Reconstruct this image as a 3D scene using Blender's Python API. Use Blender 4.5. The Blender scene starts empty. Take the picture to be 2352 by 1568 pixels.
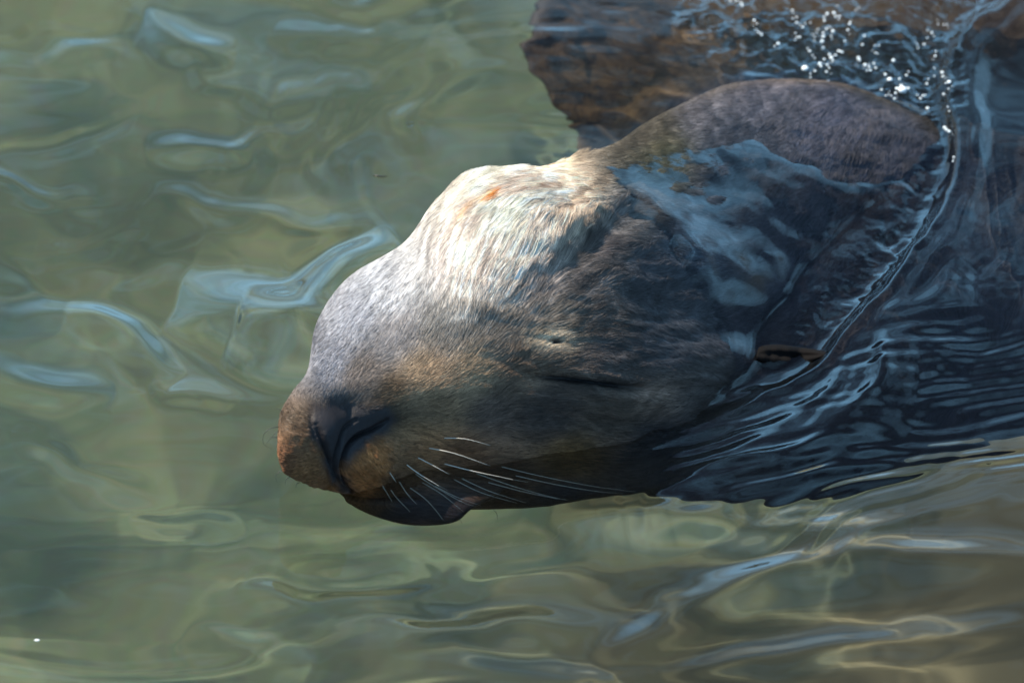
import bpy, math, random
import numpy as np
from mathutils import Vector
from mathutils.bvhtree import BVHTree
from mathutils.noise import noise as mnoise
rng = np.random.default_rng(7)
random.seed(7)
sc = bpy.context.scene

# ---------------------------------------------------------------- camera, sky, sun, exposure
EL = math.radians(32.0)            # the camera looks down on the water at this angle
DIST = 5.0
WID = 0.80                         # metres across the frame at the water
cam_d = bpy.data.cameras.new('camera')
cam = bpy.data.objects.new('camera', cam_d)
sc.collection.objects.link(cam)
cam.location = (0, -DIST*math.cos(EL), DIST*math.sin(EL))
cam.rotation_euler = (math.pi/2-EL, 0, 0)
cam_d.sensor_width = 36
cam_d.lens = 36*DIST/WID
cam_d.clip_start = 0.05
cam_d.clip_end = 500
cam_d.dof.use_dof = True
cam_d.dof.focus_distance = DIST-0.07
cam_d.dof.aperture_fstop = 7.0
sc.camera = cam

SUN_EL = math.radians(54)
SUN_AZ = math.radians(151)         # from +X, anticlockwise: behind and to the left
world = bpy.data.worlds.new('World')
sc.world = world
world.use_nodes = True
wn, wl = world.node_tree.nodes, world.node_tree.links
bg = wn['Background']
sky = wn.new('ShaderNodeTexSky')
sky.sky_type = 'NISHITA'
sky.sun_disc = False
sky.sun_elevation = SUN_EL
sky.sun_rotation = math.pi/2-SUN_AZ
sky.air_density = 0.7
sky.dust_density = 1.0
sky.ozone_density = 3.0
tc = wn.new('ShaderNodeTexCoord')
mp = wn.new('ShaderNodeMapping'); mp.inputs['Scale'].default_value = (1, 1, 2.6)
cn = wn.new('ShaderNodeTexNoise'); cn.inputs['Scale'].default_value = 1.6; cn.inputs['Detail'].default_value = 5; cn.inputs['Roughness'].default_value = 0.55
cr = wn.new('ShaderNodeValToRGB'); cr.color_ramp.elements[0].position = 0.46; cr.color_ramp.elements[1].position = 0.72
cm = wn.new('ShaderNodeMix'); cm.data_type = 'RGBA'
wl.new(tc.outputs['Generated'], mp.inputs['Vector']); wl.new(mp.outputs['Vector'], cn.inputs['Vector'])
wl.new(cn.outputs['Fac'], cr.inputs['Fac'])
wl.new(cr.outputs['Color'], cm.inputs['Factor'])
wl.new(sky.outputs['Color'], cm.inputs['A'])
cm.inputs['B'].default_value = (12, 26, 40, 1)
wl.new(cm.outputs['Result'], bg.inputs['Color'])
bg.inputs['Strength'].default_value = 0.055

sun_d = bpy.data.lights.new('sun', 'SUN')
sun = bpy.data.objects.new('sun', sun_d)
sc.collection.objects.link(sun)
sun_d.energy = 5.0
sun_d.angle = math.radians(0.53)
sun_d.color = (1.0, 0.90, 0.74)
SDIR = Vector((math.cos(SUN_EL)*math.cos(SUN_AZ), math.cos(SUN_EL)*math.sin(SUN_AZ), math.sin(SUN_EL)))
sun.rotation_euler = SDIR.to_track_quat('Z', 'Y').to_euler()
sun_d.cycles.is_caustics_light = True

sc.view_settings.view_transform = 'Standard'
sc.view_settings.look = 'None'
sc.view_settings.exposure = 0.68
sc.view_settings.gamma = 1.0
sc.view_settings.use_curve_mapping = False
cy = sc.cycles
cy.max_bounces = 10
cy.transmission_bounces = 8
cy.glossy_bounces = 4
cy.diffuse_bounces = 3
cy.caustics_refractive = True
cy.caustics_reflective = False
cy.sample_clamp_indirect = 6
cy.use_denoising = True
cy.use_adaptive_sampling = False

# ---------------------------------------------------------------- helpers
SE, CE = math.sin(EL), math.cos(EL)
AX = np.array([1, 0, 0.]); AU = np.array([0, SE, CE]); AN = np.array([0, -CE, SE])
PX = WID/2352.0                    # all layout figures were measured on a 2352 x 1568 view

def from_view(u, v, c):
    """layout figures (right, down, towards the viewer) -> metres in the world"""
    u, v, c = np.broadcast_arrays(np.asarray(u, float), np.asarray(v, float), np.asarray(c, float))
    s = (DIST-c)/DIST
    a = (u-1176)*PX*s; b = (784-v)*PX*s
    return a[..., None]*AX+b[..., None]*AU+c[..., None]*AN
def to_view(P):
    a, b, c = P@AX, P@AU, P@AN
    s = DIST/(DIST-c)
    return a*s/PX+1176, 784-b*s/PX, c
def on_water(u, v, z=0.0):
    """where the layout figure lies on the water level z"""
    x = (np.asarray(u, float)-1176)*PX; y = (784-np.asarray(v, float))*PX
    O = -np.zeros(3)+AN*DIST
    d = x[..., None]*AX+y[..., None]*AU-AN*DIST
    t = (z-O[2])/d[..., 2]
    return O+d*t[..., None]
def link(name, data, parent=None, **props):
    o = bpy.data.objects.new(name, data)
    sc.collection.objects.link(o)
    if parent: o.parent = parent
    for k, val in props.items(): o[k] = val
    return o
def sm(e0, e1, x):
    t = np.clip((x-e0)/(e1-e0), 0, 1); return t*t*(3-2*t)
def seg_dist(u, v, pts):
    """distance to a polyline, signed by side, and position along it"""
    u = np.asarray(u, float); v = np.asarray(v, float)
    best = np.full(u.shape, 1e9); sg = np.ones(u.shape); along = np.zeros(u.shape)
    L = 0; tot = sum(math.dist(pts[i], pts[i+1]) for i in range(len(pts)-1))
    for (x0, y0), (x1, y1) in zip(pts[:-1], pts[1:]):
        dx, dy = x1-x0, y1-y0; l2 = dx*dx+dy*dy; l = math.sqrt(l2)
        t = np.clip(((u-x0)*dx+(v-y0)*dy)/l2, 0, 1)
        ex, ey = u-x0-t*dx, v-y0-t*dy
        d = np.hypot(ex, ey)
        m = d < best
        best = np.where(m, d, best)
        sg = np.where(m, np.sign(dx*ey-dy*ex), sg)
        along = np.where(m, (L+t*l)/tot, along)
        L += l
    return best, sg, along
def smooth_line(pts, n=40):
    p = np.array(pts, float); t = np.arange(len(p)); q = np.linspace(0, len(p)-1, n)
    out = []
    for x in q:
        i = min(int(x), len(p)-2); f = x-i
        p0 = p[max(i-1, 0)]; p1 = p[i]; p2 = p[i+1]; p3 = p[min(i+2, len(p)-1)]
        out.append(tuple(0.5*((2*p1)+(-p0+p2)*f+(2*p0-5*p1+4*p2-p3)*f*f+(-p0+3*p1-3*p2+p3)*f**3)))
    return out
def inside(u, v, poly):
    r = np.zeros(np.shape(u), bool)
    n = len(poly)
    for i in range(n):
        x0, y0 = poly[i]; x1, y1 = poly[(i+1) % n]
        if y0 == y1: continue
        c = ((y0 > v) != (y1 > v)) & (u < (x1-x0)*(v-y0)/(y1-y0)+x0)
        r ^= c
    return r
def region(u, v, poly, soft):
    """1 inside the outline, fading to 0 over `soft`"""
    d, _, _ = seg_dist(u, v, list(poly)+[poly[0]])
    s = np.where(inside(u, v, poly), d, -d)
    return sm(-soft, soft, s)
class Noise2:
    """smooth value noise on a plane, in numpy"""
    def __init__(self, seed): self.g = np.random.default_rng(seed).uniform(-1, 1, (256, 256))
    def __call__(self, x, y):
        xi = np.floor(x).astype(int); yi = np.floor(y).astype(int)
        fx = x-xi; fy = y-yi
        fx = fx**3*(fx*(fx*6-15)+10); fy = fy**3*(fy*(fy*6-15)+10)
        g = self.g; a = g[xi & 255, yi & 255]; b = g[(xi+1) & 255, yi & 255]
        c = g[xi & 255, (yi+1) & 255]; d = g[(xi+1) & 255, (yi+1) & 255]
        return (a*(1-fx)+b*fx)*(1-fy)+(c*(1-fx)+d*fx)*fy
def fbm(n, x, y, octs=3):
    r = 0; a = 1
    for k in range(octs): r = r+a*n(x*2**k+17*k, y*2**k+31*k); a *= 0.5
    return r
def zz(x, y, ox=600, oy=800):      # from a 2.613x enlargement to layout figures
    return ((ox+x/2.6133)/1.06293, (oy+y/2.6133)/1.06293)
def zl(pts, ox=600, oy=800): return [zz(x, y, ox, oy) for x, y in pts]

def mat(name):
    m = bpy.data.materials.new(name); m.use_nodes = True
    return m, m.node_tree.nodes, m.node_tree.links, m.node_tree.nodes['Principled BSDF']

# ---------------------------------------------------------------- sea lion: form
# outline pairs (back edge, throat edge) along the head and neck, and how high the back stands over the water
ST = [((641, 968), (640, 1040), .042, .8), ((648, 940), (655, 1080), .058, .9), ((675, 898), (700, 1108), .068, .95), ((708, 850), (770, 1132), .076, .95),
      ((730, 740), (900, 1150), .086, .92), ((800, 640), (1040, 1162), .100, .9), ((925, 562), (1190, 1162), .115, .88), ((990, 480), (1320, 1160), .129, .86),
      ((1058, 415), (1450, 1158), .139, .86), ((1155, 391), (1560, 1156), .139, .86), ((1265, 385), (1680, 1150), .126, .86), ((1400, 335), (1800, 1130), .106, .86),
      ((1530, 262), (1930, 1095), .086, .86), ((1690, 196), (2060, 1055), .062, .86), ((1900, 190), (2220, 1020), .030, .86), ((2090, 250), (2400, 985), -.004, .88),
      ((2330, 330), (2640, 930), -.026, .9), ((2600, 300), (2960, 850), -.04, .9), ((3000, 100), (3500, 700), -.05, .9), ((3500, -200), (4200, 500), -.07, .9)]
def catmull(tab, n):
    p = np.array(tab, float); q = np.linspace(0, len(p)-1, n)
    i = np.minimum(q.astype(int), len(p)-2); f = (q-i)[:, None]
    p0 = p[np.maximum(i-1, 0)]; p1 = p[i]; p2 = p[i+1]; p3 = p[np.minimum(i+2, len(p)-1)]
    return 0.5*((2*p1)+(-p0+p2)*f+(2*p0-5*p1+4*p2-p3)*f*f+(-p0+3*p1-3*p2+p3)*f**3)
def loft(tab, n_along, n_round, depth_at=None):
    S = catmull([(a[0], a[1], b[0], b[1], z, k) for a, b, z, k in tab], n_along)
    rings = []
    th = np.linspace(0, 2*np.pi, n_round, endpoint=False)
    for tu, tv, bu, bv, zt, k in S:
        mu, mv = (tu+bu)/2, (tv+bv)/2
        hu, hv = (tu-bu)/2, (tv-bv)/2
        r = math.hypot(hu, hv)*PX*k
        # find how far the section's middle lies from the viewer so that its top stands at zt
        d0 = (np.array([0, 0, 0.])+(-hv*PX)*AU+(hu*PX)*AX)
        zamp = math.hypot(d0[2], r*AN[2])
        zc = zt-zamp
        c = (zc-(784-mv)*PX*CE)/SE
        rings.append(from_view(mu+hu*np.cos(th), mv+hv*np.cos(th), c+r*np.sin(th)))
    R = np.array(rings)
    n, m = R.shape[:2]
    V = R.reshape(-1, 3)
    F = [(i*m+j, i*m+(j+1) % m, (i+1)*m+(j+1) % m, (i+1)*m+j) for i in range(n-1) for j in range(m)]
    F.append(tuple(range(m-1, -1, -1))); F.append(tuple((n-1)*m+j for j in range(m)))
    return V, F
parts = [loft(ST, 150, 96)]
# lower jaw hanging open under the lip
JAW = [((770, 1100), (775, 1128), -.030, .6), ((800, 1090), (800, 1148), -.024, .7), ((860, 1080), (855, 1176), -.018, .8), ((950, 1070), (935, 1197), -.015, .8),
       ((1060, 1080), (1010, 1199), -.017, .75), ((1120, 1100), (1055, 1190), -.022, .7), ((1180, 1120), (1075, 1168), -.03, .6)]
parts.append(loft(JAW, 60, 40))
# the shoulders and back, lower in the water beyond the neck
BACK = [((1212, 110), (1226, 215), -.088, .8), ((1226, 20), (1300, 330), -.082, .9), ((1246, -60), (1380, 430), -.078, .9), ((1262, -120), (1500, 500), -.075, .9), ((1400, -260), (1700, 560), -.065, .9),
        ((1700, -360), (2000, 600), -.055, .9), ((2100, -450), (2400, 600), -.05, .9), ((2500, -560), (2900, 560), -.05, .9), ((3100, -700), (3500, 500), -.06, .9)]
parts.append(loft(BACK, 90, 96))
me = bpy.data.meshes.new('rough_form')
Vs, Fs, off = [], [], 0
for V, F in parts:
    Vs.append(V); Fs += [tuple(i+off for i in f) for f in F]; off += len(V)
me.from_pydata(np.concatenate(Vs).tolist(), [], Fs)
ob = bpy.data.objects.new('rough_form', me); sc.collection.objects.link(ob)
md = ob.modifiers.new('r', 'REMESH'); md.mode = 'VOXEL'; md.voxel_size = 0.0026; md.adaptivity = 0
ms = ob.modifiers.new('s', 'SMOOTH'); ms.iterations = 5; ms.factor = .6
dg = bpy.context.evaluated_depsgraph_get()
me2 = bpy.data.meshes.new_from_object(ob.evaluated_get(dg))
bpy.data.objects.remove(ob)
# finer mesh where the face has creases
import bmesh
bm = bmesh.new(); bm.from_mesh(me2)
for (u0, u1, v0, v1) in ((600, 1250, 880, 1190), (1180, 1620, 740, 1000), (690, 960, 900, 1150)):
    pc = np.array([v.co[:] for v in bm.verts]); pu, pv, _ = to_view(pc)
    ok = (pu > u0) & (pu < u1) & (pv > v0) & (pv < v1) & (np.array([v.normal[:] for v in bm.verts])@AN > 0)
    es = [e for e in bm.edges if ok[e.verts[0].index] and ok[e.verts[1].index]]
    bmesh.ops.subdivide_edges(bm, edges=es, cuts=1, smooth=.0, use_grid_fill=True)
    bm.verts.index_update(); bm.normal_update()
bm.to_mesh(me2); bm.free(); me2.update()
n = len(me2.vertices)
co = np.empty(n*3); me2.vertices.foreach_get('co', co); co = co.reshape(-1, 3)
no = np.empty(n*3); me2.vertex_normals.foreach_get('vector', no); no = no.reshape(-1, 3)
U, Vv, C = to_view(co)
face = sm(-.15, .45, no@AN)        # skin turned to this side of the head

N1, N2, N3 = Noise2(1), Noise2(2), Noise2(3)
disp = np.zeros(n)
def groove(pts, width, depth, zoomed=None, taper=True, side=0.0):
    """press a crease into the skin along a line"""
    global disp
    if zoomed: pts = zl(pts, *zoomed)
    d, s, t = seg_dist(U, Vv, smooth_line(pts, 30))
    w = np.sin(np.pi*np.clip(t, .03, .97))**.5 if taper else 1
    disp -= depth*w*np.exp(-(d/width)**2)*face
    if side: disp += side*w*np.exp(-((d-width*1.8)/(width*1.3))**2)*face*(s > 0)
def bump(u, v, ru, rv, h, ang=0):
    global disp
    ca, sa = math.cos(math.radians(ang)), math.sin(math.radians(ang))
    x = (U-u)*ca+(Vv-v)*sa; y = -(U-u)*sa+(Vv-v)*ca
    disp += h*np.exp(-(x/ru)**2-(y/rv)**2)*face
Z2 = (600, 800); Z4 = (1250, 500)
bump(840, 1075, 75, 62, .010)                      # whisker pad, near side
bump(672, 1035, 34, 62, .006)                      # whisker pad, far side
bump(750, 985, 34, 50, .007, -15)                  # nose leather
bump(850, 950, 60, 26, .004, -10)
bump(760, 900, 90, 30, .003)
bump(1000, 880, 120, 60, .005)
bump(1100, 1020, 160, 60, .004)
bump(960, 1000, 70, 26, -.004, 20)
bump(1370, 840, 130, 34, .006, 8)                  # brow over the eye
bump(1400, 925, 110, 26, .005, 6)
bump(1560, 700, 190, 60, -.006, 25)
bump(1360, 560, 190, 34, -.006, -40)               # hollow behind the crest
bump(1170, 520, 150, 110, .006, -40)
bump(1450, 640, 90, 26, .005, 22)                  # fold on the temple
bump(1700, 850, 150, 60, .008, 10)
groove([(440, 625), (475, 720), (520, 830), (555, 940)], 4.5, .0055, Z2)
groove([(690, 590), (600, 655), (566, 750), (556, 850), (575, 950), (620, 1010)], 4.5, .0060, Z2)
groove([(900, 590), (800, 650), (700, 695), (625, 765), (598, 850), (605, 930), (650, 1000), (700, 1040)], 5.0, .0085, Z2)
groove([(420, 530), (415, 600), (440, 700), (490, 830), (520, 960)], 4, .002, Z2)
groove([(640, 490), (660, 560), (650, 600)], 8, .0016, Z2)
groove([(420, 1020), (560, 1050), (700, 1070), (850, 1085), (1000, 1090), (1150, 1100)], 5.5, .007, Z2)
groove([(150, 1090), (350, 1112), (480, 1132), (650, 1152), (830, 1168)], 9, .0085, Z4)
bump(1380, 862, 95, 12, .0035, 8)
bump(1385, 905, 90, 13, .0035, 8)
groove([(480, 1150), (560, 1195), (600, 1240)], 6, .003, Z4)
groove([(540, 1050), (660, 1070), (760, 1110)], 6, .0022, Z4)
groove([(-60, 1030), (60, 1070), (180, 1100)], 8, .0025, Z4)
groove([(380, 215), (310, 285), (250, 340)], 7, .0030, Z4)
groove([(430, 150), (380, 260)], 6, .0022, Z4)
groove([(225, 884), (270, 875), (325, 872)], 5, .0045, Z4)
groove([(325, 872), (420, 870), (520, 873)], 3.5, .0010, Z4)
for k_ in range(5):
    for j_ in range(7):
        bump(835+j_*42+k_*10, 1010+k_*24+j_*4, 6, 5, -.0014)
# loose wet fur: low folds that run back from the nose
fold = fbm(N1, U*.012+Vv*.004, Vv*.03-U*.006, 3)
disp += .0012*fold*sm(950, 1250, U)*face
neck_w = region(U, Vv, [(1200, 420), (1450, 260), (1700, 175), (1880, 180), (2100, 240), (2250, 400), (1500, 700)], 20)
disp += .0009*fbm(N2, U*.02, Vv*.02, 3)*sm(420, 250, Vv)*(1-neck_w)
muz = region(U, Vv, [(640, 940), (740, 1000), (770, 1120), (900, 1130), (1000, 1080), (930, 1000), (820, 1040), (780, 1090), (740, 1130), (640, 1090)], 20)
disp += .0007*fbm(N3, U*.09, Vv*.09, 2)*muz
co = co+no*disp[:, None]
scal = sm(1480, 1260, U)*sm(420, 330, Vv)
co += (scal*PX*(34*N1(Vv*.013, Vv*0+3)+16*N2(Vv*.04, Vv*0+5)+8*N3(Vv*.09, Vv*0+1)))[:, None]*AX

# under water, light bends: what lies deep is seen raised, so the deep side sits that much nearer the viewer
BEND = math.tan(math.pi/2-EL)-math.tan(math.asin(math.sin(math.pi/2-EL)/1.333))
dep = np.clip(-co[:, 2], 0, None)
soft = np.sqrt(dep**2+.004**2)-.004
co[:, 1] -= BEND*soft
me2.vertices.foreach_set('co', co.ravel()); me2.update()
me2.name = 'sea_lion_body'
for p in me2.polygons: pass
me2.polygons.foreach_set('use_smooth', np.ones(len(me2.polygons), bool))

# ---------------------------------------------------------------- sea lion: coat colour (linear albedo) at points over the head, some shade mixed in
COL = [ # u, v, r, g, b, reach
 (1160, 430, .60, .50, .40, 1.0), (1090, 480, .66, .62, .54, 1.0), (1250, 480, .58, .47, .33, 1.0), (1060, 560, .56, .53, .48, 1.0), (1170, 580, .66, .60, .50, 1.0),
 (1290, 430, .50, .38, .27, .8), (1330, 500, .34, .25, .17, .7), (1380, 560, .12, .095, .085, .8), (1450, 480, .16, .14, .13, .8),
 (980, 620, .40, .39, .39, 1.0), (880, 680, .42, .41, .42, 1.0), (1100, 670, .46, .41, .36, 1.0), (1230, 660, .24, .20, .18, 1.0), (1330, 640, .11, .09, .08, 1.0),
 (800, 740, .36, .35, .37, 1.0), (760, 830, .28, .27, .29, .8), (900, 780, .30, .27, .26, 1.0), (1020, 770, .26, .235, .21, 1.0), (1150, 760, .19, .16, .135, 1.0),
 (1270, 735, .16, .13, .105, .9), (1390, 740, .11, .09, .08, .9), (1500, 640, .07, .065, .07, 1.2), (1600, 560, .09, .10, .12, 1.2),
 (960, 860, .25, .19, .13, 1.0), (1080, 850, .22, .175, .125, 1.0), (1200, 840, .13, .10, .08, 1.0), (1400, 820, .09, .08, .08, 1.0), (1500, 790, .08, .075, .08, 1.0),
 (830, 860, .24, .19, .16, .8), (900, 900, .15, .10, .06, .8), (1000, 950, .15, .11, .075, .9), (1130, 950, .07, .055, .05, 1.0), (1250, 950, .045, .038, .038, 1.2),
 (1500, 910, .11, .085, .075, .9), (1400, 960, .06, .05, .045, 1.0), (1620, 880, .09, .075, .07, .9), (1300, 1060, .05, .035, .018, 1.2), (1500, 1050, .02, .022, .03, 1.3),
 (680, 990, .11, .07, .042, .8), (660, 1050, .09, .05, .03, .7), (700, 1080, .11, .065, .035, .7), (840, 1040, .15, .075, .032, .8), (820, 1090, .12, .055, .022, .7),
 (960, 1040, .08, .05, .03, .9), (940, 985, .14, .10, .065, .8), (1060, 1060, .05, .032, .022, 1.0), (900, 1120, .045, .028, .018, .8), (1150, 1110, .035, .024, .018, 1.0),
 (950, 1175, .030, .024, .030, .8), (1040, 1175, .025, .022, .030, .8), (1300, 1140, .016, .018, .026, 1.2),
 (1450, 300, .10, .08, .055, 1.2), (1600, 230, .13, .115, .12, 1.2), (1750, 220, .15, .13, .14, 1.3), (1900, 290, .11, .10, .12, 1.3), (1700, 350, .09, .085, .095, 1.3),
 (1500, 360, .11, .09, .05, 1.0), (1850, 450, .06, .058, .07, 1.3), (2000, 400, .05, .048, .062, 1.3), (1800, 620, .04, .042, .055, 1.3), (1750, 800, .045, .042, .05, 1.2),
 (2000, 560, .025, .026, .035, 1.4), (2200, 500, .022, .026, .040, 1.5), (1900, 900, .03, .028, .035, 1.3), (2200, 850, .018, .022, .034, 1.5), (1900, 1050, .015, .018, .028, 1.4),  # brown fur; the navy of its blue-lit shade is put into these colours
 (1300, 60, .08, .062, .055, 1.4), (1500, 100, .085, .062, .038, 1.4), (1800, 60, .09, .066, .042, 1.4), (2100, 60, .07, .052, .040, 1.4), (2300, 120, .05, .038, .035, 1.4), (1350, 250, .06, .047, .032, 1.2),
]
def coat(u, v):
    A = np.array(COL); w = np.zeros((len(u), 1)); acc = np.zeros((len(u), 3))
    for cu, cv, r, g, b, k in A:
        d2 = ((u-cu)**2+(v-cv)**2)/(62*k)**2
        ww = (1/(d2+.10)**2)[:, None]
        acc += ww*np.array([r, g, b]); w += ww
    c = acc/w
    back = sm(420, 250, v)*sm(1200, 1260, u)*(1-region(u, v, [(1270, 385), (1500, 255), (1700, 185), (1880, 190), (2080, 260), (2200, 400), (1500, 600)], 20))
    c = c*(1+1.6*back[:, None]*np.array((.10, -.06, -.30)))
    pale = region(u, v, [(940, 560), (1060, 400), (1300, 380), (1360, 450), (1200, 640), (1040, 700), (900, 680)], 90)
    c = c*(1+pale[:, None]*np.array((.60, .52, .42)))
    tone = region(u, v, [(760, 860), (900, 770), (1050, 740), (1300, 700), (1500, 700), (1500, 980), (800, 1000)], 80)
    c = c*(1-np.array((.02, .06, .10))*tone[:, None])
    core = region(u, v, [(990, 560), (1040, 440), (1170, 395), (1300, 420), (1340, 470), (1250, 600), (1120, 680), (1010, 660)], 60)[:, None]
    c = c*(1-.75*core)+.75*core*np.array((.86, .67, .55))
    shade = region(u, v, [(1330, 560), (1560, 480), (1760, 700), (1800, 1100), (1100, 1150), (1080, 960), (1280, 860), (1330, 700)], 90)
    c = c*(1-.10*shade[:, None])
    low = region(u, v, [(600, 1010), (760, 1000), (1000, 990), (1300, 1010), (1500, 1020), (1500, 1130), (1100, 1160), (900, 1150), (640, 1120)], 40)
    c = c*(1+np.array((1.7, 1.15, .7))*low[:, None])  # coat lightened here to make up for the dim light under water
    cheek = region(u, v, [(930, 880), (1000, 820), (1300, 840), (1560, 880), (1560, 980), (1300, 1060), (1000, 1040), (930, 990)], 80)
    c = c*(1+np.array((.75, .50, .28))*cheek[:, None])
    nz = fbm(N1, u*.018+3, v*.018, 3)
    c *= (1+.16*nz)[:, None]
    def spot(cu, cv, ru, rv, ang, col, amt):
        nonlocal c
        ca, sa = math.cos(math.radians(ang)), math.sin(math.radians(ang))
        wob = 1+.35*fbm(N2, u*.05, v*.05, 2)
        x = ((u-cu)*ca+(v-cv)*sa)/ru; y = (-(u-cu)*sa+(v-cv)*ca)/rv
        a = (amt*np.exp(-((x*x+y*y)*wob)**1.3))[:, None]
        c = c*(1-a)+np.array(col)*a
    spot(1103, 470, 21, 14, -50, (.85, .28, .035), 1)      # rusty stains on the crest
    spot(1079, 480, 8, 6, -50, (.70, .40, .18), .6)
    spot(1050, 508, 28, 7, -62, (.75, .42, .20), .7)
    spot(1210, 435, 55, 12, -20, (.50, .30, .18), .6)
    spot(1300, 470, 70, 16, -45, (.40, .24, .12), .6)
    spot(1340, 430, 50, 14, -30, (.36, .24, .15), .5)
    spot(1262, 784, 48, 27, -5, (.60, .47, .33), 1)      # pale mark above the eye
    spot(1275, 785, 17, 8, 0, (.03, .02, .02), 1)
    nose = region(u+6*N1(u*.05, v*.05), v+6*N2(u*.05, v*.05), zl([(415, 600), (445, 510), (540, 468), (640, 490), (760, 515), (900, 515), (965, 580), (920, 660), (810, 700), (720, 765), (660, 810), (620, 850), (605, 900), (645, 980), (700, 1040), (600, 1010), (530, 960), (500, 860), (470, 760), (415, 690)]), 12)
    halo = region(u, v, zl([(420, 500), (640, 380), (900, 420), (1060, 560), (860, 700), (700, 760), (600, 900), (480, 900), (400, 700)]), 26)
    c = c*(1-.45*halo[:, None])
    c = c*(1-nose[:, None])+np.array((.038, .031, .033))*nose[:, None]
    lid, _, tl = seg_dist(u, v, smooth_line(zl([(480, 1175), (600, 1200), (820, 1205), (1050, 1180)], 1250, 500), 20))
    c = c*(1+1.1*(np.exp(-(lid/12)**2)*np.sin(np.pi*np.clip(tl, .02, .98)))[:, None])
    d, _, t = seg_dist(u, v, smooth_line(zl([(170, 1095), (350, 1115), (480, 1130), (650, 1150), (820, 1165)], 1250, 500), 20))
    e = (np.exp(-(d/9)**2)*np.sin(np.pi*np.clip(t, .02, .98))**.4)[:, None]
    c = c*(1-e)+np.array((.008, .008, .011))*e
    return np.clip(c, .004, .85), nose
U, Vv, C = U, Vv, C
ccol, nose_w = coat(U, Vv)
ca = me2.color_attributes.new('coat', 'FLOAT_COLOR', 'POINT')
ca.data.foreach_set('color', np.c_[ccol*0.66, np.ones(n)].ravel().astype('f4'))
DIRS = [ # u, v, direction of the coat there (degrees, anticlockwise from right), length mm
 (660, 1000, 150, 3), (680, 1060, 200, 3), (840, 1060, -40, 3), (950, 1010, -8, 4), (780, 870, 55, 4), (750, 780, 70, 5), (830, 720, 60, 6), (900, 900, 20, 4),
 (950, 760, 65, 7), (1000, 650, 76, 9), (1080, 720, 75, 9), (1060, 560, 70, 11), (1120, 500, 66, 13), (1100, 430, 50, 17), (1200, 430, 38, 18), (1200, 560, 66, 20), (1300, 520, 52, 20),
 (1300, 430, 28, 11), (1220, 680, 62, 11), (1350, 620, 42, 12), (1330, 540, 48, 20), (1450, 560, 30, 10), (1180, 780, 45, 7), (1100, 900, 25, 5), (1300, 760, 12, 7), (1300, 700, 35, 8), (1450, 700, 8, 9),
 (1250, 900, 0, 6), (1400, 850, -4, 7), (1400, 960, -12, 7), (1200, 1020, -10, 6), (1550, 800, 4, 9), (1600, 920, 2, 8), (1400, 1080, -6, 8), (1700, 700, 20, 8), (1600, 560, 12, 8),
 (1700, 400, 35, 9), (1800, 250, 50, 10), (1600, 250, 40, 10), (1450, 320, 38, 9), (2000, 350, 60, 10), (1900, 550, 40, 10), (2000, 800, 20, 9), (2200, 600, 40, 10), (1500, 100, 30, 12), (1800, 60, 20, 12), (2200, 100, 30, 12), (1300, 150, 50, 11), (950, 1160, -5, 3)]
def comb_angle(u, v):
    dx = np.zeros(len(u)); dy = np.zeros(len(u)); ws = np.zeros(len(u)); ln = np.zeros(len(u))
    for cu, cv, an, L in DIRS:
        w = 1/(((u-cu)**2+(v-cv)**2)/60**2+.15)**1.6
        dx += w*math.cos(math.radians(an)); dy += w*math.sin(math.radians(an)); ws += w; ln += w*L
    return np.arctan2(dy, dx), ln/ws
cang, _ = comb_angle(U, Vv)
cmb = np.stack([((U-1170)*np.sin(cang)+(Vv-520)*np.cos(cang))*.30, ((U-1170)*np.cos(cang)-(Vv-520)*np.sin(cang))*.05, C*40], -1)
cb = me2.attributes.new('comb', 'FLOAT_VECTOR', 'POINT'); cb.data.foreach_set('vector', cmb.astype('f4').ravel())
na = me2.attributes.new('leather', 'FLOAT', 'POINT'); na.data.foreach_set('value', nose_w.astype('f4'))

m_skin, nn, nl, ps = mat('wet_skin')
a = nn.new('ShaderNodeAttribute'); a.attribute_name = 'coat'
b = nn.new('ShaderNodeTexNoise'); b.inputs['Scale'].default_value = 900; b.inputs['Detail'].default_value = 4
bp = nn.new('ShaderNodeBump'); bp.inputs['Strength'].default_value = .35; bp.inputs['Distance'].default_value = .0008
cmb_n = nn.new('ShaderNodeAttribute'); cmb_n.attribute_name = 'comb'
st = nn.new('ShaderNodeTexNoise'); st.inputs['Scale'].default_value = 1.0; st.inputs['Detail'].default_value = 5; st.inputs['Roughness'].default_value = .65
le = nn.new('ShaderNodeAttribute'); le.attribute_name = 'leather'
mr = nn.new('ShaderNodeMapRange'); mr.inputs['From Min'].default_value = .3; mr.inputs['From Max'].default_value = .7; mr.inputs['To Min'].default_value = .45; mr.inputs['To Max'].default_value = 1.7
mf = nn.new('ShaderNodeMix'); mf.data_type = 'FLOAT'; mf.inputs['B'].default_value = 1.0
vm = nn.new('ShaderNodeVectorMath'); vm.operation = 'SCALE'
bp2 = nn.new('ShaderNodeBump'); bp2.inputs['Strength'].default_value = .5; bp2.inputs['Distance'].default_value = .0014
nl.new(cmb_n.outputs['Vector'], st.inputs['Vector']); nl.new(st.outputs['Fac'], mr.inputs['Value']); nl.new(le.outputs['Fac'], mf.inputs['Factor']); nl.new(mr.outputs['Result'], mf.inputs['A'])
nl.new(a.outputs['Color'], vm.inputs[0]); nl.new(mf.outputs['Result'], vm.inputs['Scale']); nl.new(vm.outputs['Vector'], ps.inputs['Base Color'])
nl.new(st.outputs['Fac'], bp2.inputs['Height']); nl.new(b.outputs['Fac'], bp.inputs['Height']); nl.new(bp2.outputs['Normal'], bp.inputs['Normal']); nl.new(bp.outputs['Normal'], ps.inputs['Normal'])
ps.inputs['Roughness'].default_value = .5
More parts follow.
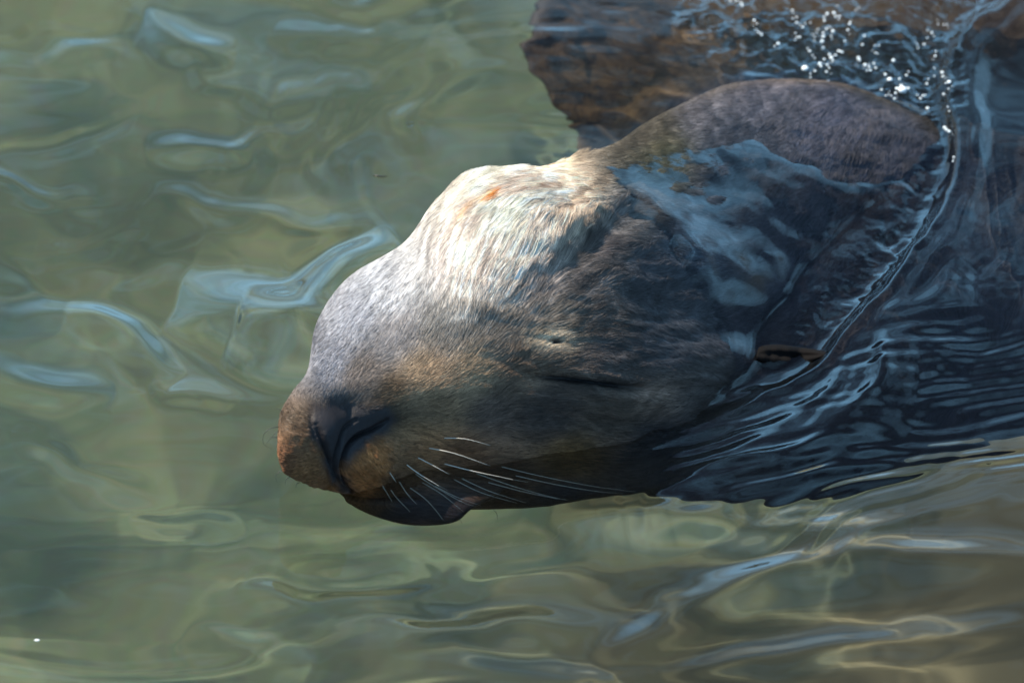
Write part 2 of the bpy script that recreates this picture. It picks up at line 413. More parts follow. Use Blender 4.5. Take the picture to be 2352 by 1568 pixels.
ps.inputs['IOR'].default_value = 1.33
me2.materials.append(m_skin)

lion = link('sea_lion', None, label='brown sea lion with pale crest swimming with its eye closed, head breaking the water', category='sea lion')
lion.location = (0, 0, 0)
body = link('body', me2, lion)

# ---------------------------------------------------------------- fur: short strands combed back from the nose
me2.calc_loop_triangles()
nt = len(me2.loop_triangles)
tri = np.empty(nt*3, 'i4'); me2.loop_triangles.foreach_get('vertices', tri); tri = tri.reshape(-1, 3)
co = np.empty(n*3); me2.vertices.foreach_get('co', co); co = co.reshape(-1, 3)
no = np.empty(n*3); me2.vertex_normals.foreach_get('vector', no); no = no.reshape(-1, 3)
tc_ = co[tri]
area = np.linalg.norm(np.cross(tc_[:, 1]-tc_[:, 0], tc_[:, 2]-tc_[:, 0]), axis=1)/2
tu, tv = U[tri].mean(1), Vv[tri].mean(1)
tn = no[tri].mean(1)
dens = ((tu > 600) & (tu < 2480) & (tv > -130) & (tv < 1260) & (tn@AN > -.35)).astype(float)
dens *= np.where((tu > 900) & (tu < 1420) & (tv > 370) & (tv < 760), 1.5, 1.0)
dens *= np.where((tv < 180) | (tu > 2150) | (tv > 1130), .45, 1.0)
dens *= 1-nose_w[tri].mean(1)
tz = tc_[:, :, 2].mean(1)
dens *= sm(-.030, .006, tz)
de, _, _ = seg_dist(tu, tv, smooth_line(zl([(200, 1098), (350, 1115), (480, 1130), (650, 1150), (820, 1165)], 1250, 500), 20))
dens *= sm(4, 12, de)
pr = area*dens; pr /= pr.sum()
NH = 330000
ti = rng.choice(nt, NH, p=pr)
r1, r2 = rng.random(NH), rng.random(NH); f = r1+r2 > 1; r1[f] = 1-r1[f]; r2[f] = 1-r2[f]
w3 = np.c_[1-r1-r2, r1, r2][..., None]
root = (co[tri[ti]]*w3).sum(1); rn = (no[tri[ti]]*w3).sum(1); rn /= np.linalg.norm(rn, axis=1)[:, None]
hu = (U[tri[ti]]*w3[..., 0]).sum(1); hv = (Vv[tri[ti]]*w3[..., 0]).sum(1)
ang, ln = comb_angle(hu, hv)
ang0 = ang.copy()
calm_f = np.where((hu > 900) & (hu < 1450) & (hv < 760), .14, .6)
ang += calm_f*(.22*fbm(N1, hu*.022, hv*.022, 2)+.09*rng.normal(size=NH)+.16*N2(hu*.09, hv*.09))
acr = (hu-1170)*np.sin(ang0)+(hv-520)*np.cos(ang0); alo = (hu-1170)*np.cos(ang0)-(hv-520)*np.sin(ang0)
streak = .7*N2(acr*.13, alo*.009)+.8*N3(acr*.36, alo*.016)
T = np.cos(ang)[:, None]*AX+np.sin(ang)[:, None]*AU
T -= (T*rn).sum(1)[:, None]*rn; T /= np.linalg.norm(T, axis=1)[:, None]+1e-9
S = np.cross(rn, T)
ln = ln*.001*(.65+.6*rng.random(NH))
# locks: neighbouring strands lean to the same side
lean = .25*N3(hu*.16, hv*.16)
K = 5
P = np.empty((NH, K, 3))
lift = (.05+.07*rng.random(NH))[:, None]
for k in range(K):
    s = k/(K-1)
    up = lift*np.sin(min(s, .8)*1.9)*ln[:, None]*(.9-.5*s)
    P[:, k] = root+T*(ln*s)[:, None]+rn*(up+.0002)+S*(ln*lean*s*s)[:, None]
bv = BVHTree.FromPolygons([tuple(x) for x in co], [tuple(x) for x in tri])
hc = bpy.data.hair_curves.new('fur')
hc.add_curves([K]*NH)
hc.points.foreach_set('position', P.astype('f4').ravel())
rad = np.array([1, 1, .85, .6, .15])[None, :]*(.00013*(.7+.6*rng.random(NH)))[:, None]
hc.points.foreach_set('radius', rad.astype('f4').ravel())
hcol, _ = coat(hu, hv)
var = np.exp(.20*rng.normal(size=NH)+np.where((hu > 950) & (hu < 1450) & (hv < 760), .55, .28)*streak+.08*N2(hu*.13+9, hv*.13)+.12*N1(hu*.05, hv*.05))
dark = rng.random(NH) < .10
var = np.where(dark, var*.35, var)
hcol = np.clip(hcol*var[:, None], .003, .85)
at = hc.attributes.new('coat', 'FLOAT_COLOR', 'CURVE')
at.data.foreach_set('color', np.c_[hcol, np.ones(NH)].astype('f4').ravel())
m_fur, nn, nl, ps = mat('fur')
a = nn.new('ShaderNodeAttribute'); a.attribute_name = 'coat'
nl.new(a.outputs['Color'], ps.inputs['Base Color'])
ps.inputs['Roughness'].default_value = .5
ps.inputs['Specular IOR Level'].default_value = .22
hc.materials.append(m_fur)
fur = link('fur', hc, lion, kind='stuff')
body.cycles.is_caustics_receiver = True
fur.cycles.is_caustics_receiver = True

# ---------------------------------------------------------------- sea lion: whiskers and ear
def skin_at(u, v):
    d = (U-u)**2+(Vv-v)**2+np.where(face > .3, 0, 1e9)
    return int(np.argmin(d))
def bend(P):
    P = np.array(P, float); d = np.clip(-P[..., 2], 0, None)
    P[..., 1] -= BEND*(np.sqrt(d**2+.004**2)-.004)
    return P
def tube(name, pts, radii, m, parent, sides=6, **kw):
    pts = np.array(pts); V = []; F = []
    k = len(pts)
    for i in range(k):
        t = pts[min(i+1, k-1)]-pts[max(i-1, 0)]; t /= np.linalg.norm(t)
        a = np.cross(t, AN); a /= np.linalg.norm(a); b = np.cross(t, a)
        for j in range(sides):
            th = 2*math.pi*j/sides
            V.append(pts[i]+radii[i]*(a*math.cos(th)+b*math.sin(th)))
    F = [(i*sides+j, i*sides+(j+1) % sides, (i+1)*sides+(j+1) % sides, (i+1)*sides+j) for i in range(k-1) for j in range(sides)]
    F += [tuple(range(sides-1, -1, -1)), tuple(range((k-1)*sides, k*sides))]
    m_ = bpy.data.meshes.new(name); m_.from_pydata([tuple(x) for x in V], [], F)
    m_.polygons.foreach_set('use_smooth', np.ones(len(F), bool)); m_.materials.append(m)
    return link(name, m_, parent, **kw)
m_wh, _, _, ps = mat('pale_whisker'); ps.inputs['Base Color'].default_value = (.55, .50, .42, 1); ps.inputs['Roughness'].default_value = .35
m_wd, _, _, ps = mat('dark_whisker'); ps.inputs['Base Color'].default_value = (.03, .025, .02, 1); ps.inputs['Roughness'].default_value = .35
WH = [[(850, 950), (880, 1020), (935, 1110)], [(885, 880), (920, 925), (960, 985)], [(960, 955), (1030, 1060), (1090, 1120)], [(910, 1010), (960, 1080), (1050, 1165)],
      [(1085, 820), (1200, 880), (1300, 935)], [(1070, 925), (1180, 1000), (1380, 1110), (1470, 1135)], [(1120, 985), (1250, 1060), (1390, 1165)], [(1040, 1015), (1160, 1100), (1265, 1215)],
      [(1160, 765), (1330, 800), (1560, 880)], [(1250, 703), (1400, 708), (1560, 750)], [(1010, 860), (1120, 940), (1290, 1040)], [(1240, 860), (1480, 920), (1800, 985)], [(1590, 880), (1900, 950), (2500, 1075)],
      [(1450, 925), (1700, 1010), (2060, 1110)], [(1540, 985), (1750, 1040), (2050, 1105)], [(1370, 960), (1550, 1040), (1790, 1115)], [(1320, 965), (1500, 1050), (1730, 1115)],
      [(1700, 940), (1980, 1000), (2420, 1090)], [(1210, 1010), (1330, 1070), (1500, 1130)],
      [(700, 1000), (715, 975), (732, 945)], [(795, 880), (812, 925), (822, 972)], [(720, 845), (722, 868), (727, 890)], [(790, 1000), (795, 1025), (793, 1050)], [(280, 800), (310, 790), (345, 800)], [(340, 900), (360, 880), (370, 850)], [(260, 850), (275, 880), (300, 900)]]
WD = [[(222, 632), (160, 640), (115, 680), (112, 740), (165, 772)], [(210, 700), (180, 698), (150, 701)], [(252, 548), (215, 520), (180, 515)], [(255, 895), (205, 925), (192, 950), (200, 985)],
      [(285, 950), (258, 965), (252, 1000)], [(345, 985), (325, 995), (320, 1022)], [(325, 550), (305, 515), (282, 490)], [(225, 660), (190, 670), (130, 740)], [(1585, 1145), (1605, 1165), (1612, 1205)], [(1360, 1195), (1375, 1215), (1388, 1236)]]
for grp, m in ((WH, m_wh), (WD, m_wd)):
    for q in grp:
        q = zl(q)
        q = smooth_line(q, 9)
        r0 = skin_at(*q[0]); c0 = C[r0]; assert len(q) == 9
        ts = np.linspace(0, 1, 9)
        arch = .009 if m is m_wh else .002
        cs = c0-.0015+arch*np.sin(ts*2.4)*(.5+min(1.0, math.dist(q[0], q[-1])/200))
        # a whisker never dips into the cheek
        for i, (a_, b_) in enumerate(q):
            if m is m_wh and i: cs[i] = max(cs[i], C[skin_at(a_, b_)]+.0035)
        P_ = bend(np.array([from_view(a_, b_, c_) for (a_, b_), c_ in zip(q, cs)]))
        R0 = .00045 if m is m_wh else .00030
        tube('whisker', P_, [R0*(1-.8*x) for x in ts], m, lion)

def ear_flap():
    ax = smooth_line(zl([(1560, 965), (1680, 985), (1800, 1000), (1920, 985), (2030, 958)], *Z4), 24)
    V = []; F = []; m = 40
    for i, (a_, b_) in enumerate(ax):
        t = i/23
        hw = 30*max(0.0, math.sin(math.pi*(.10+.90*t)**.75))**.8+.8      # half width in layout figures
        cc = C[skin_at(*ax[min(i, 13)])]+.017+.062*math.sin(t*1.5)
        for j in range(m):
            th = 2*math.pi*j/m
            w = math.cos(th); d = math.sin(th)
            # rolled lobe: upper lip thick, lower side folded under
            V.append(from_view(a_+4*w, b_-hw*w-6*math.sin(t*3), cc+.0070*d*(1-.7*t)*(1 if d > 0 else .5)-.004*w*w-.0040*math.exp(-((w-.25)/.22)**2)*(d > 0)*math.sin(math.pi*min(1, t*1.15))**.7))
    for i in range(23):
        for j in range(m): F.append((i*m+j, i*m+(j+1) % m, (i+1)*m+(j+1) % m, (i+1)*m+j))
    F += [tuple(range(m-1, -1, -1)), tuple(range(23*m, 24*m))]
    V = bend(np.array(V).reshape(-1, 3))
    me_ = bpy.data.meshes.new('ear'); me_.from_pydata(V.tolist(), [], F)
    me_.polygons.foreach_set('use_smooth', np.ones(len(F), bool)); return me_
m_ear, nn, nl, ps = mat('ear_skin'); ps.inputs['Base Color'].default_value = (.007, .006, .006, 1); ps.inputs['Roughness'].default_value = .6; ps.inputs['Specular IOR Level'].default_value = .05
nz = nn.new('ShaderNodeTexNoise'); nz.inputs['Scale'].default_value = 500; bp = nn.new('ShaderNodeBump'); bp.inputs['Strength'].default_value = .4; bp.inputs['Distance'].default_value = .001
nl.new(nz.outputs['Fac'], bp.inputs['Height']); nl.new(bp.outputs['Normal'], ps.inputs['Normal'])
ear_me = ear_flap(); ear_me.materials.append(m_ear)
link('ear', ear_me, lion)

# ---------------------------------------------------------------- seabed
def axis_steps(lo, hi, step, far, grow=1.18):
    c = list(np.arange(lo, hi+step/2, step)); s = step; x = c[-1]; up = []
    while x < far: s *= grow; x += s; up.append(x)
    s = step; x = c[0]; dn = []
    while x > -far: s *= grow; x -= s; dn.append(x)
    return np.array(dn[::-1]+c+up)
def sheet(name, xs, ys, Z):
    nx, ny = len(xs), len(ys)
    X, Y = np.meshgrid(xs, ys)
    V = np.stack([X, Y, Z], -1).reshape(-1, 3)
    i = np.arange(nx-1)[None, :]; j = np.arange(ny-1)[:, None]
    q = (j*nx+i)
    F = np.stack([q, q+1, q+nx+1, q+nx], -1).reshape(-1, 4)
    m = bpy.data.meshes.new(name)
    m.vertices.add(len(V)); m.vertices.foreach_set('co', V.ravel())
    m.loops.add(F.size); m.loops.foreach_set('vertex_index', F.ravel().astype('i4'))
    m.polygons.add(len(F)); m.polygons.foreach_set('loop_start', np.arange(0, F.size, 4).astype('i4'))
    m.polygons.foreach_set('use_smooth', np.ones(len(F), bool))
    m.update(calc_edges=True)
    return m
xs = axis_steps(-1.0, 1.0, .02, 60, 1.3); ys = axis_steps(-1.0, 2.2, .02, 60, 1.3)
X, Y = np.meshgrid(xs, ys)
Z = -1.16+.06*fbm(N1, X*2.2, Y*2.2, 3)
sb = sheet('seabed', xs, ys, Z)
m_bed, nn, nl, ps = mat('silty_seabed')
g = nn.new('ShaderNodeNewGeometry')
t1 = nn.new('ShaderNodeTexNoise'); t1.inputs['Scale'].default_value = 5; t1.inputs['Detail'].default_value = 5
t2 = nn.new('ShaderNodeTexNoise'); t2.inputs['Scale'].default_value = 60; t2.inputs['Detail'].default_value = 3
r1_ = nn.new('ShaderNodeValToRGB')
r1_.color_ramp.elements[0].position = .38; r1_.color_ramp.elements[0].color = (.054, .086, .056, 1)
r1_.color_ramp.elements[1].position = .68; r1_.color_ramp.elements[1].color = (.145, .170, .092, 1)
mx = nn.new('ShaderNodeMix'); mx.data_type = 'RGBA'; mx.blend_type = 'MULTIPLY'; mx.inputs['Factor'].default_value = .3
nl.new(g.outputs['Position'], t1.inputs['Vector']); nl.new(g.outputs['Position'], t2.inputs['Vector'])
nl.new(t1.outputs['Fac'], r1_.inputs['Fac']); nl.new(r1_.outputs['Color'], mx.inputs['A']); nl.new(t2.outputs['Color'], mx.inputs['B'])
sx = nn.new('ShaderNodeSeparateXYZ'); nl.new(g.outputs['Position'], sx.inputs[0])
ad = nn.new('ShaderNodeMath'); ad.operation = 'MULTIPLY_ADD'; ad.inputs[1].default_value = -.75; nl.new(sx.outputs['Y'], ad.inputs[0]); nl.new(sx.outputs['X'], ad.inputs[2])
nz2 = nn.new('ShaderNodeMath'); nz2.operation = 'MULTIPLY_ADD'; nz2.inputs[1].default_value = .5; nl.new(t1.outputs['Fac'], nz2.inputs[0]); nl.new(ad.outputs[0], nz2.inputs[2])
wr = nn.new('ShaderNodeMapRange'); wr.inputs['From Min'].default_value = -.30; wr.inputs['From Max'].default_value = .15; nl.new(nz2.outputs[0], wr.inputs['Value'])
wm = nn.new('ShaderNodeMix'); wm.data_type = 'RGBA'; wm.inputs['B'].default_value = (.060, .056, .030, 1)  # bed colour turns darker brown towards the near right
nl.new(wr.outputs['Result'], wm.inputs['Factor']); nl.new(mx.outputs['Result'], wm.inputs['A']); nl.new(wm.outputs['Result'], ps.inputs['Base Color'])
ps.inputs['Roughness'].default_value = .9
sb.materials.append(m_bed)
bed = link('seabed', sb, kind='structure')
bed.cycles.is_caustics_receiver = True

# ---------------------------------------------------------------- water surface
STEP = .0016
xs = axis_steps(-.46, .46, STEP, 60, 1.12); ys = axis_steps(-.60, .60, STEP, 60, 1.12)
X, Y = np.meshgrid(xs, ys)
fine = (np.abs(X) < .5) & (np.abs(Y) < .62)
Wp = np.stack([X, Y, np.zeros_like(X)], -1)
near = (np.abs(X) < 3) & (np.abs(Y) < 3)
WU = np.full(X.shape, -9999.); WV = np.full(X.shape, -9999.)
u_, v_, _ = to_view(Wp[near]); WU[near] = u_; WV[near] = v_
# open ripples: long crests across the view
H = np.zeros_like(X)
wx = X+.035*fbm(N1, X*3, Y*3, 1); wy = Y+.028*fbm(N2, X*3.5+4, Y*3.5, 1)
r2_ = np.random.default_rng(11)
for k in range(26):
    lam = .07*(1.12**k)
    an = math.radians(90+r2_.normal()*34)
    kx, ky = math.cos(an)*2*math.pi/lam, math.sin(an)*2*math.pi/lam
    amp = .0062*lam/(2*math.pi)*(.12 if lam < .11 else .55 if lam < .2 else 2.6 if lam < .5 else .7)
    H += amp*np.sin(kx*wx+ky*wy+r2_.random()*6.28)
H += .00012*fbm(N3, X*14, Y*26, 2)
HEAD = [(600, 900), (700, 760), (900, 560), (1060, 380), (1300, 340), (1600, 500), (1750, 800), (1500, 980), (1150, 1130), (760, 1150), (620, 1080)]
calm = np.zeros_like(H); calm[fine] = region(WU[fine], WV[fine], HEAD, 120)
H *= 1-.8*calm
H += .0007*fbm(N2, X*7+3*fbm(N1, X*3, Y*3, 1), Y*13, 2)*(1-.8*calm)
base = H.copy()

# height of the animal under every point of the water
top = np.full(X.shape, -.5)
TU = np.zeros(X.shape); TV = np.zeros(X.shape)
jj, ii = np.nonzero(fine)
down = Vector((0, 0, -1))
for j, i in zip(jj, ii):
    h = bv.ray_cast(Vector((X[j, i], Y[j, i], .3)), down, .55)
    if h[0] is not None: top[j, i] = h[0].z
def blur(A, r, it=2):
    k = np.ones(2*r+1)/(2*r+1)
    for _ in range(it):
        P_ = np.pad(A, ((r, r), (0, 0)), mode='edge'); cs = np.cumsum(np.vstack([np.zeros((1, P_.shape[1])), P_]), 0)
        A = (cs[2*r+1:]-cs[:-2*r-1])/(2*r+1)
        P_ = np.pad(A, ((0, 0), (r, r)), mode='edge'); cs = np.cumsum(np.hstack([np.zeros((P_.shape[0], 1)), P_]), 1)
        A = (cs[:, 2*r+1:]-cs[:, :-2*r-1])/(2*r+1)
    return A
# where on the view each wetted point of the skin is seen
SP = np.stack([X, Y, np.where(top > -.4, top, 0)], -1)
su, sv, _ = to_view(SP)
DRY = [(600, 660), (760, 480), (925, 430), (1000, 380), (1060, 320), (1180, 310), (1290, 350), (1390, 450), (1530, 570), (1600, 700), (1660, 860), (1600, 1020), (1400, 1150), (1200, 1240), (1000, 1290), (800, 1290), (660, 1260), (520, 1140), (480, 980), (540, 860), (560, 760)]
dry = region(su, sv, DRY, 60)
dry = np.maximum(dry, region(su, sv, [(1380, 330), (1560, 215), (1700, 130), (1950, 130), (2200, 280), (2080, 430), (1900, 360), (1740, 290), (1560, 285), (1440, 330)], 75)*(top > -.1))
rim = smooth_line([(2450, -60), (2240, 60), (2188, 200), (2200, 330), (2185, 430), (2130, 545), (2060, 640), (1960, 760), (1850, 865), (1700, 935), (1560, 985), (1400, 1030), (1200, 1060)], 50)
d, s, t = seg_dist(WU[fine], WV[fine], rim)
# the folded wave thrown up behind the ear
side = s                             # +1 one side, -1 the other
wave = np.zeros_like(H)
fade = sm(0, .08, t)*sm(1, .72, t)
# `s` is taken so that the open water (right, below) is positive
sgn = s
d0_ = d.copy(); jit = .5*N1(WU[fine]*.006, WV[fine]*.006)+.25*N2(WU[fine]*.02, WV[fine]*.02)
d = np.abs(d*np.where(sgn < 0, 1, -1)+26*jit); sgn = np.where(d0_*np.where(sgn < 0, 1, -1)+26*jit > 0, -1, 1)
outer = np.where(sgn < 0, d, 0); inner = np.where(sgn > 0, d, 0)
low_t = sm(.38, .6, t)
xs_ = np.where(sgn < 0, d, -d)       # metres are not meant here: layout units, open water positive
pr_ = sm(-34, 10, xs_)*(.0065*np.exp(-(np.maximum(xs_, 0)/230)**2)+.0038*np.exp(-(xs_/26)**2))
pr_ += (.0036+.003*jit)*np.exp(-((xs_-50)/24)**2)*(1-.8*low_t)+.0145*low_t*np.exp(-((xs_-150)/85)**2)*sm(-20, 60, xs_)
pr_ -= .004*np.exp(-((xs_+60)/34)**2)
wave[fine] = pr_*fade
# swell lines that fan out along it
ph = d/30+3.0*fbm(N2, WU[fine]*.002, WV[fine]*.004, 2)
wave[fine] += np.where(sgn < 0, 1, 0)*sm(30, 120, d)*np.exp(-(d/360)**2)*(.0007*np.sin(ph*4.2)+.0022*np.sin(ph*1.9+1))*sm(1300, 1800, WU[fine])*(.45+.55*sm(260, 120, d))*(.6+.5*N3(WU[fine]*.004, WV[fine]*.012))*sm(.25, .5, t)
hollow = np.zeros_like(H)
hollow[fine] = np.where(sgn > 0, 1, 0)*sm(10, 60, d)*np.exp(-(d/260)**2)*fade
H = base+wave
JU = 34*fbm(N1, WU[fine]*.005, WV[fine]*.008, 2); JV = 24*fbm(N2, WU[fine]*.005, WV[fine]*.008, 2)
def ridge(pts, h, w0, w1, j=.5):
    d, s, t = seg_dist(WU[fine]+j*JU, WV[fine]+j*JV, smooth_line(pts, 40))
    w = np.where(s > 0, w0, w1)
    H[fine] += h*np.exp(-(d/w)**2)*np.sin(np.pi*np.clip(t, .02, .98))**.7
ridge([(1380, 1560), (1520, 1440), (1700, 1360), (1900, 1300), (2150, 1285), (2500, 1290)], .0065, 70, 45)
ridge([(1250, 1170), (1450, 1205), (1650, 1225), (1900, 1225), (2100, 1200)], .005, 40, 40)
ridge([(900, 1450), (1150, 1430), (1400, 1440)], .002, 40, 30)
ridge([(400, 660), (560, 730), (690, 735), (790, 660), (930, 570)], .0135, 80, 80)
ridge([(520, 740), (660, 780), (780, 780), (900, 700)], .0105, 75, 60)
ridge([(640, 640), (740, 590), (860, 520)], -.003, 26, 26)
ridge([(320, 50), (430, 105), (560, 125)], .0042, 40, 30)
ridge([(620, 70), (760, 95), (1000, 90)], .003, 40, 30)
ridge([(-60, 830), (120, 900), (260, 905)], .003, 50, 34)
ridge([(150, 700), (260, 760), (400, 880)], .0035, 60, 40)
ridge([(1500, 1560), (1800, 1500), (2400, 1440)], .003, 40, 30)
ridge([(330, 345), (480, 340), (600, 350)], .003, 30, 24)
rg = random.Random(21)
for (cu, cv) in ((90, 90), (250, 190), (620, 190), (820, 40), (1010, 110), (160, 300), (560, 470), (90, 430), (220, 520), (120, 640), (330, 560), (300, 760), (420, 900), (560, 860), (640, 300), (1050, 250), (900, 300), (240, 1080), (420, 1200), (120, 1330), (560, 1500), (1000, 1420), (1230, 1320), (1300, 1500), (800, 1300)):
    a_ = math.radians(rg.gauss(0, 26) if cv > 350 or cu > 400 else rg.gauss(-25, 40)); L_ = rg.uniform(90, 260); bo = rg.uniform(-.35, .35)*L_
    q_ = [(cu-L_*math.cos(a_), cv-L_*math.sin(a_)*.6), (cu, cv+bo*.5), (cu+L_*math.cos(a_), cv+L_*math.sin(a_)*.6)]
    ridge(q_, rg.choice((-1, 1, 1))*rg.uniform(.0008, .0019), rg.uniform(24, 46), rg.uniform(22, 40), 1.8)
fine_r = region(WU[fine], WV[fine], [(1450, 930), (1900, 830), (2450, 640), (2450, 1040), (2150, 1120), (1850, 1170), (1500, 1130)], 90)
pv_ = (WV[fine]+.20*(WU[fine]-1800))/31*2*math.pi
H[fine] += fine_r*.00062*(.5+.8*N1(WU[fine]*.006, WV[fine]*.02))*np.sin(pv_+2.4*N2(WU[fine]*.004, WV[fine]*.01))
# choppy water over the shoulders
chop = region(WU[fine], WV[fine], [(1600, -300), (2600, -300), (2200, 60), (2190, 330), (2120, 560), (1950, 760), (1840, 760), (1980, 560), (2030, 330), (1850, 190), (1640, 130), (1560, 60)], 60)
H[fine] += chop*(.0013+.0015*sm(420, 200, WV[fine]))*(fbm(N3, X[fine]*70, Y[fine]*60, 4))
lap = region(WU[fine], WV[fine], [(1220, -300), (1700, -300), (1800, 180), (1500, 260), (1260, 380), (1180, 200)], 60)
H[fine] += lap*.0010*fbm(N1, X[fine]*22+Y[fine]*6, Y[fine]*30, 2)
# a film of water runs over the neck and the muzzle; the crest stands clear
film = blur(top, 4, 2)+.0016+.0013*fbm(N2, X*11+Y*8, Y*15-X*3, 3)
dpool, spool, tpool = seg_dist(su, sv, smooth_line([(1380, 500), (1500, 560), (1650, 640), (1800, 700), (1930, 740)], 20))
film += .0085*np.exp(-(dpool/np.where(spool < 0, 95, 40))**2)*np.sin(np.pi*np.clip(tpool, 0, 1))**.6*(1+.35*N1(np.clip(su, -500, 3000)*.015, np.clip(sv, -500, 3000)*.015))*(top > -.1)
film += .0012*sm(1380, 1560, su)
film += .0013*fbm(N3, np.clip(su, -500, 3000)*.011, np.clip(sv, -500, 3000)*.014, 3)*sm(1350, 1600, su)*(top > -.1)
k = .006
mxs = .5*(H+film+np.sqrt((H-film)**2+k*k))
over = top > -.4
body_wet = mxs
mt = top.copy()
for ax_ in (0, 1):
    base_m = mt.copy()
    for k_ in range(1, 7):
        mt = np.minimum(mt, np.minimum(np.roll(base_m, k_, ax_), np.roll(base_m, -k_, ax_)))
hug = sm(1250, 1420, su)*(sv < 1000)
sunk = H+(np.maximum(H, mt-.003)-H)*hug
Hd = np.where(over, body_wet*(1-dry)+sunk*dry, mxs)
H = np.where(fine, Hd, H)
Hb = blur(H, 1, 1); H = np.where(fine, Hb, H)
H = np.where((dry > .97) & (top > H-.004) & fine, np.minimum(H, base+(np.maximum(base, mt-.003)-base)*hug), H)
ws_ = sheet('water', xs, ys, H)
m_w, nn, nl, ps = mat('sea_water')
ps.inputs['Base Color'].default_value = (.97, .99, .98, 1)
ps.inputs['Transmission Weight'].default_value = 1
ps.inputs['Roughness'].default_value = 0
ps.inputs['IOR'].default_value = 1.333
ws_.materials.append(m_w)
water = link('water', ws_, kind='structure')
water.cycles.is_caustics_caster = True

# ---------------------------------------------------------------- beads of foam and bubbles on the broken water
def z5(x, y): return ((1700+x/2.94)/1.06293, (y/2.94)/1.06293)
BEADS = [(245, 8, 3), (285, 10, 3), (315, 20, 2), (330, 45, 3), (322, 28, 2), (415, 150, 3), (435, 172, 2), (410, 190, 1), (430, 215, 2), (448, 238, 3), (468, 250, 3), (588, 318, 4), (562, 335, 2),
 (690, 78, 3), (698, 98, 2), (722, 128, 2), (695, 135, 2), (720, 166, 3), (745, 180, 2), (765, 198, 3), (782, 172, 2), (818, 166, 2), (712, 240, 2), (722, 268, 2), (742, 270, 3), (710, 290, 2),
 (835, 248, 2), (865, 238, 2), (850, 268, 2), (848, 295, 2), (940, 105, 4), (918, 128, 3), (920, 152, 3), (988, 98, 4), (1000, 122, 3), (1028, 122, 3), (1012, 46, 2), (1022, 140, 2), (935, 212, 3), (962, 202, 2), (982, 228, 4),
 (912, 240, 3), (912, 268, 4), (905, 300, 4), (968, 262, 2), (972, 285, 2), (910, 345, 3), (1100, 178, 3), (1104, 162, 2), (1088, 220, 3), (1065, 302, 3), (1165, 60, 2), (1145, 75, 2), (1207, 262, 3),
 (1192, 325, 3), (1165, 420, 4), (1172, 436, 3), (1212, 470, 4), (1240, 482, 3), (1250, 508, 3), (1288, 492, 3), (1275, 460, 3), (1225, 510, 2), (1282, 330, 2), (1310, 330, 2), (1285, 382, 2), (1300, 388, 2),
 (800, 350, 2), (815, 370, 3), (835, 400, 2), (850, 420, 2), (888, 462, 4), (918, 430, 3), (940, 470, 3), (970, 420, 5), (955, 395, 3), (935, 520, 3), (955, 492, 2), (895, 480, 3), (980, 440, 3), (1000, 400, 3), (1040, 375, 3), (1050, 380, 2),
 (780, 500, 8), (852, 514, 3), (820, 532, 2), (820, 558, 2), (842, 602, 3), (903, 598, 3), (910, 628, 3), (968, 655, 3), (975, 668, 2), (945, 585, 2), (762, 728, 5), (1105, 698, 3), (1120, 722, 2), (1140, 738, 3), (1128, 768, 3), (1138, 786, 3),
 (1415, 440, 4), (1355, 536, 3), (1388, 578, 6), (1360, 542, 2), (1458, 570, 3), (1508, 545, 3), (1522, 518, 2), (1480, 655, 10), (1440, 640, 4), (1520, 640, 4), (1430, 672, 3), (1470, 620, 4), (1330, 648, 3), (1360, 690, 2), (1380, 682, 2), (1400, 690, 2), (1422, 712, 3),
 (1585, 685, 2), (1610, 710, 3), (1628, 690, 3), (1645, 685, 2), (1660, 782, 4), (1665, 570, 2), (1655, 605, 3), (1735, 176, 2), (1775, 180, 2), (1798, 180, 2), (1660, 220, 2), (1690, 240, 3), (1705, 262, 2), (1658, 275, 2), (1635, 322, 3), (1585, 322, 2), (1590, 348, 2),
 (1720, 372, 2), (1715, 405, 3), (1708, 490, 2), (1708, 550, 2), (1765, 525, 4), (1772, 552, 3), (1775, 680, 3), (1815, 595, 5), (1790, 600, 2), (1810, 640, 2), (1805, 770, 2), (1815, 800, 2), (1782, 920, 4), (1795, 935, 4), (1815, 948, 4), (1842, 1160, 2), (1845, 1130, 2), (1372, 745, 2), (1020, 370, 3), (875, 212, 2), (655, 55, 1)]
br = random.Random(5)
for (x, y, r) in list(BEADS):
    for _ in range(br.choice((0, 0, 1))):
        BEADS.append((x+br.gauss(0, 12), y+br.gauss(0, 12), 1.3))
BEADS = BEADS[:290]
bd = bpy.data.meshes.new('glint_foam_bead')
b_ = bmesh.new(); bmesh.ops.create_icosphere(b_, subdivisions=2, radius=1)
b_.to_mesh(bd); b_.free()
bd.polygons.foreach_set('use_smooth', np.ones(len(bd.polygons), bool))
m_bd, nn, nl, ps = mat('glint_foam_bead'); ps.inputs['Base Color'].default_value = (.88, .92, .93, 1); ps.inputs['Roughness'].default_value = .12; ps.inputs['IOR'].default_value = 1.33  # bright white colour stands in for sun glints off the droplets
bd.materials.append(m_bd)
wbv = BVHTree.FromPolygons([v.co[:] for v in ws_.vertices], [p.vertices[:] for p in ws_.polygons]) if False else None
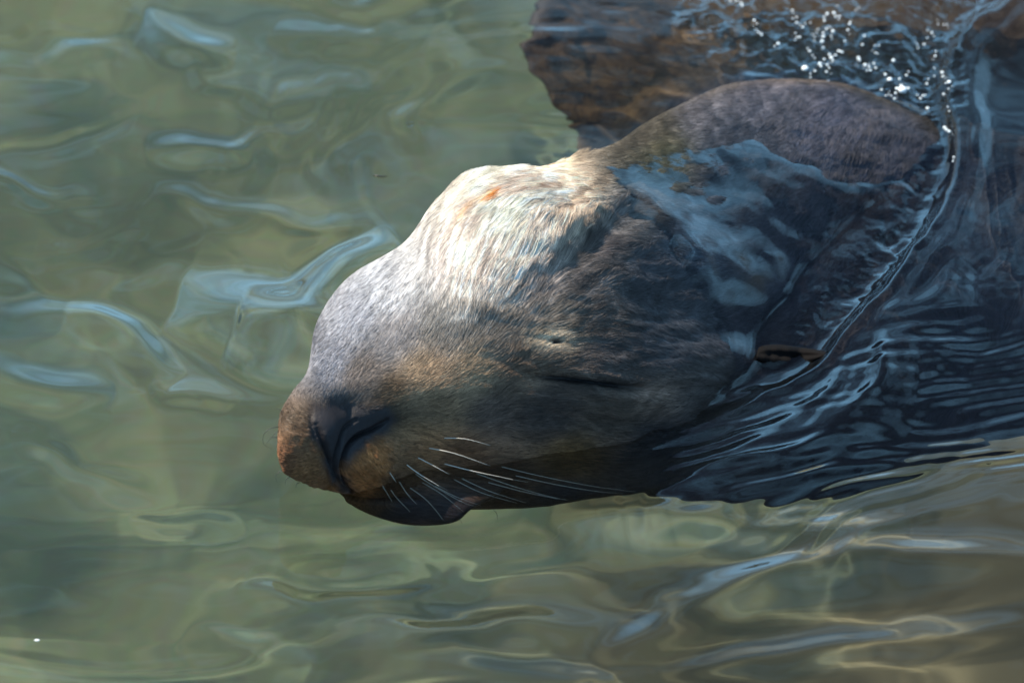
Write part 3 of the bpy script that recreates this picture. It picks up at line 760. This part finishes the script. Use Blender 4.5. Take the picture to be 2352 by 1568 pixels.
def water_point(u, v):
    p = on_water(u, v)
    for _ in range(4):
        i = int(np.clip(np.searchsorted(xs, p[0]), 1, len(xs)-1)); j = int(np.clip(np.searchsorted(ys, p[1]), 1, len(ys)-1))
        p = on_water(u, v, H[j, i])
    return p
OWN = {(1480, 655): 'largest white bead of foam, in a tight cluster left of the wave rim',
 (780, 500): 'second largest white bead of foam, alone at the upper edge of the neck',
 (762, 728): 'single white bead of foam sitting apart on the purple-brown neck fur',
 (1388, 578): 'bright bead of foam just up and left of the largest one',
 (1815, 595): 'bright bead of foam on the very rim of the wave',
 (588, 318): 'lone white bead at the left fringe of the splash over brown water',
 (970, 420): 'large white bead in the middle of the thickest splash cluster',
 (1660, 782): 'lone white bead low between the foam cluster and the dark wave rim',
 (245, 8): 'leftmost white bead of foam touching the top edge of the picture'}
for x, y, r in BEADS:
    u, v = z5(x, y)
    p = water_point(u, v)
    lab = OWN.get((x, y), 'tiny glinting white bead of foam on the broken brown water behind the neck')
    o = link('glint_foam_bead', bd, None, label=lab, category='foam bead', group='foam beads behind the neck')
    q = r*.00038
    o.location = (p[0], p[1], p[2]+q*.3)
    o.scale = (q, q, q*.8)
p = water_point(942, 287)
o = link('air_bubble', bd.copy(), None, label='lone clear air bubble floating on the green water above the crest', category='bubble')
m_b2, nn, nl, ps = mat('bubble_film'); ps.inputs['Transmission Weight'].default_value = 1; ps.inputs['Roughness'].default_value = 0; ps.inputs['IOR'].default_value = 1.12
o.data.materials[0] = m_b2; o.location = (p[0], p[1], p[2]+.0008); o.scale = (.0038, .003, .002)
p = water_point(85, 1470)
o = link('foam_fleck', bd, None, label='small white fleck of foam afloat near the bottom left corner of the water', category='foam fleck')
o.location = (p[0], p[1], p[2]+.0003); o.scale = (.0020, .0010, .0005)
p = water_point(873, 405)
o = tube('twig', [np.array((p[0]+dx_, p[1]+dy_, p[2]+.0004)) for dx_, dy_ in ((-.006, .001), (-.002, 0), (.002, -.001), (.006, -.0005))], [.0003, .0007, .0006, .0002], m_wd, None, label='tiny dark twig floating on green water left of the pale crest', category='twig')
print('VERTS', n, len(ws_.vertices))
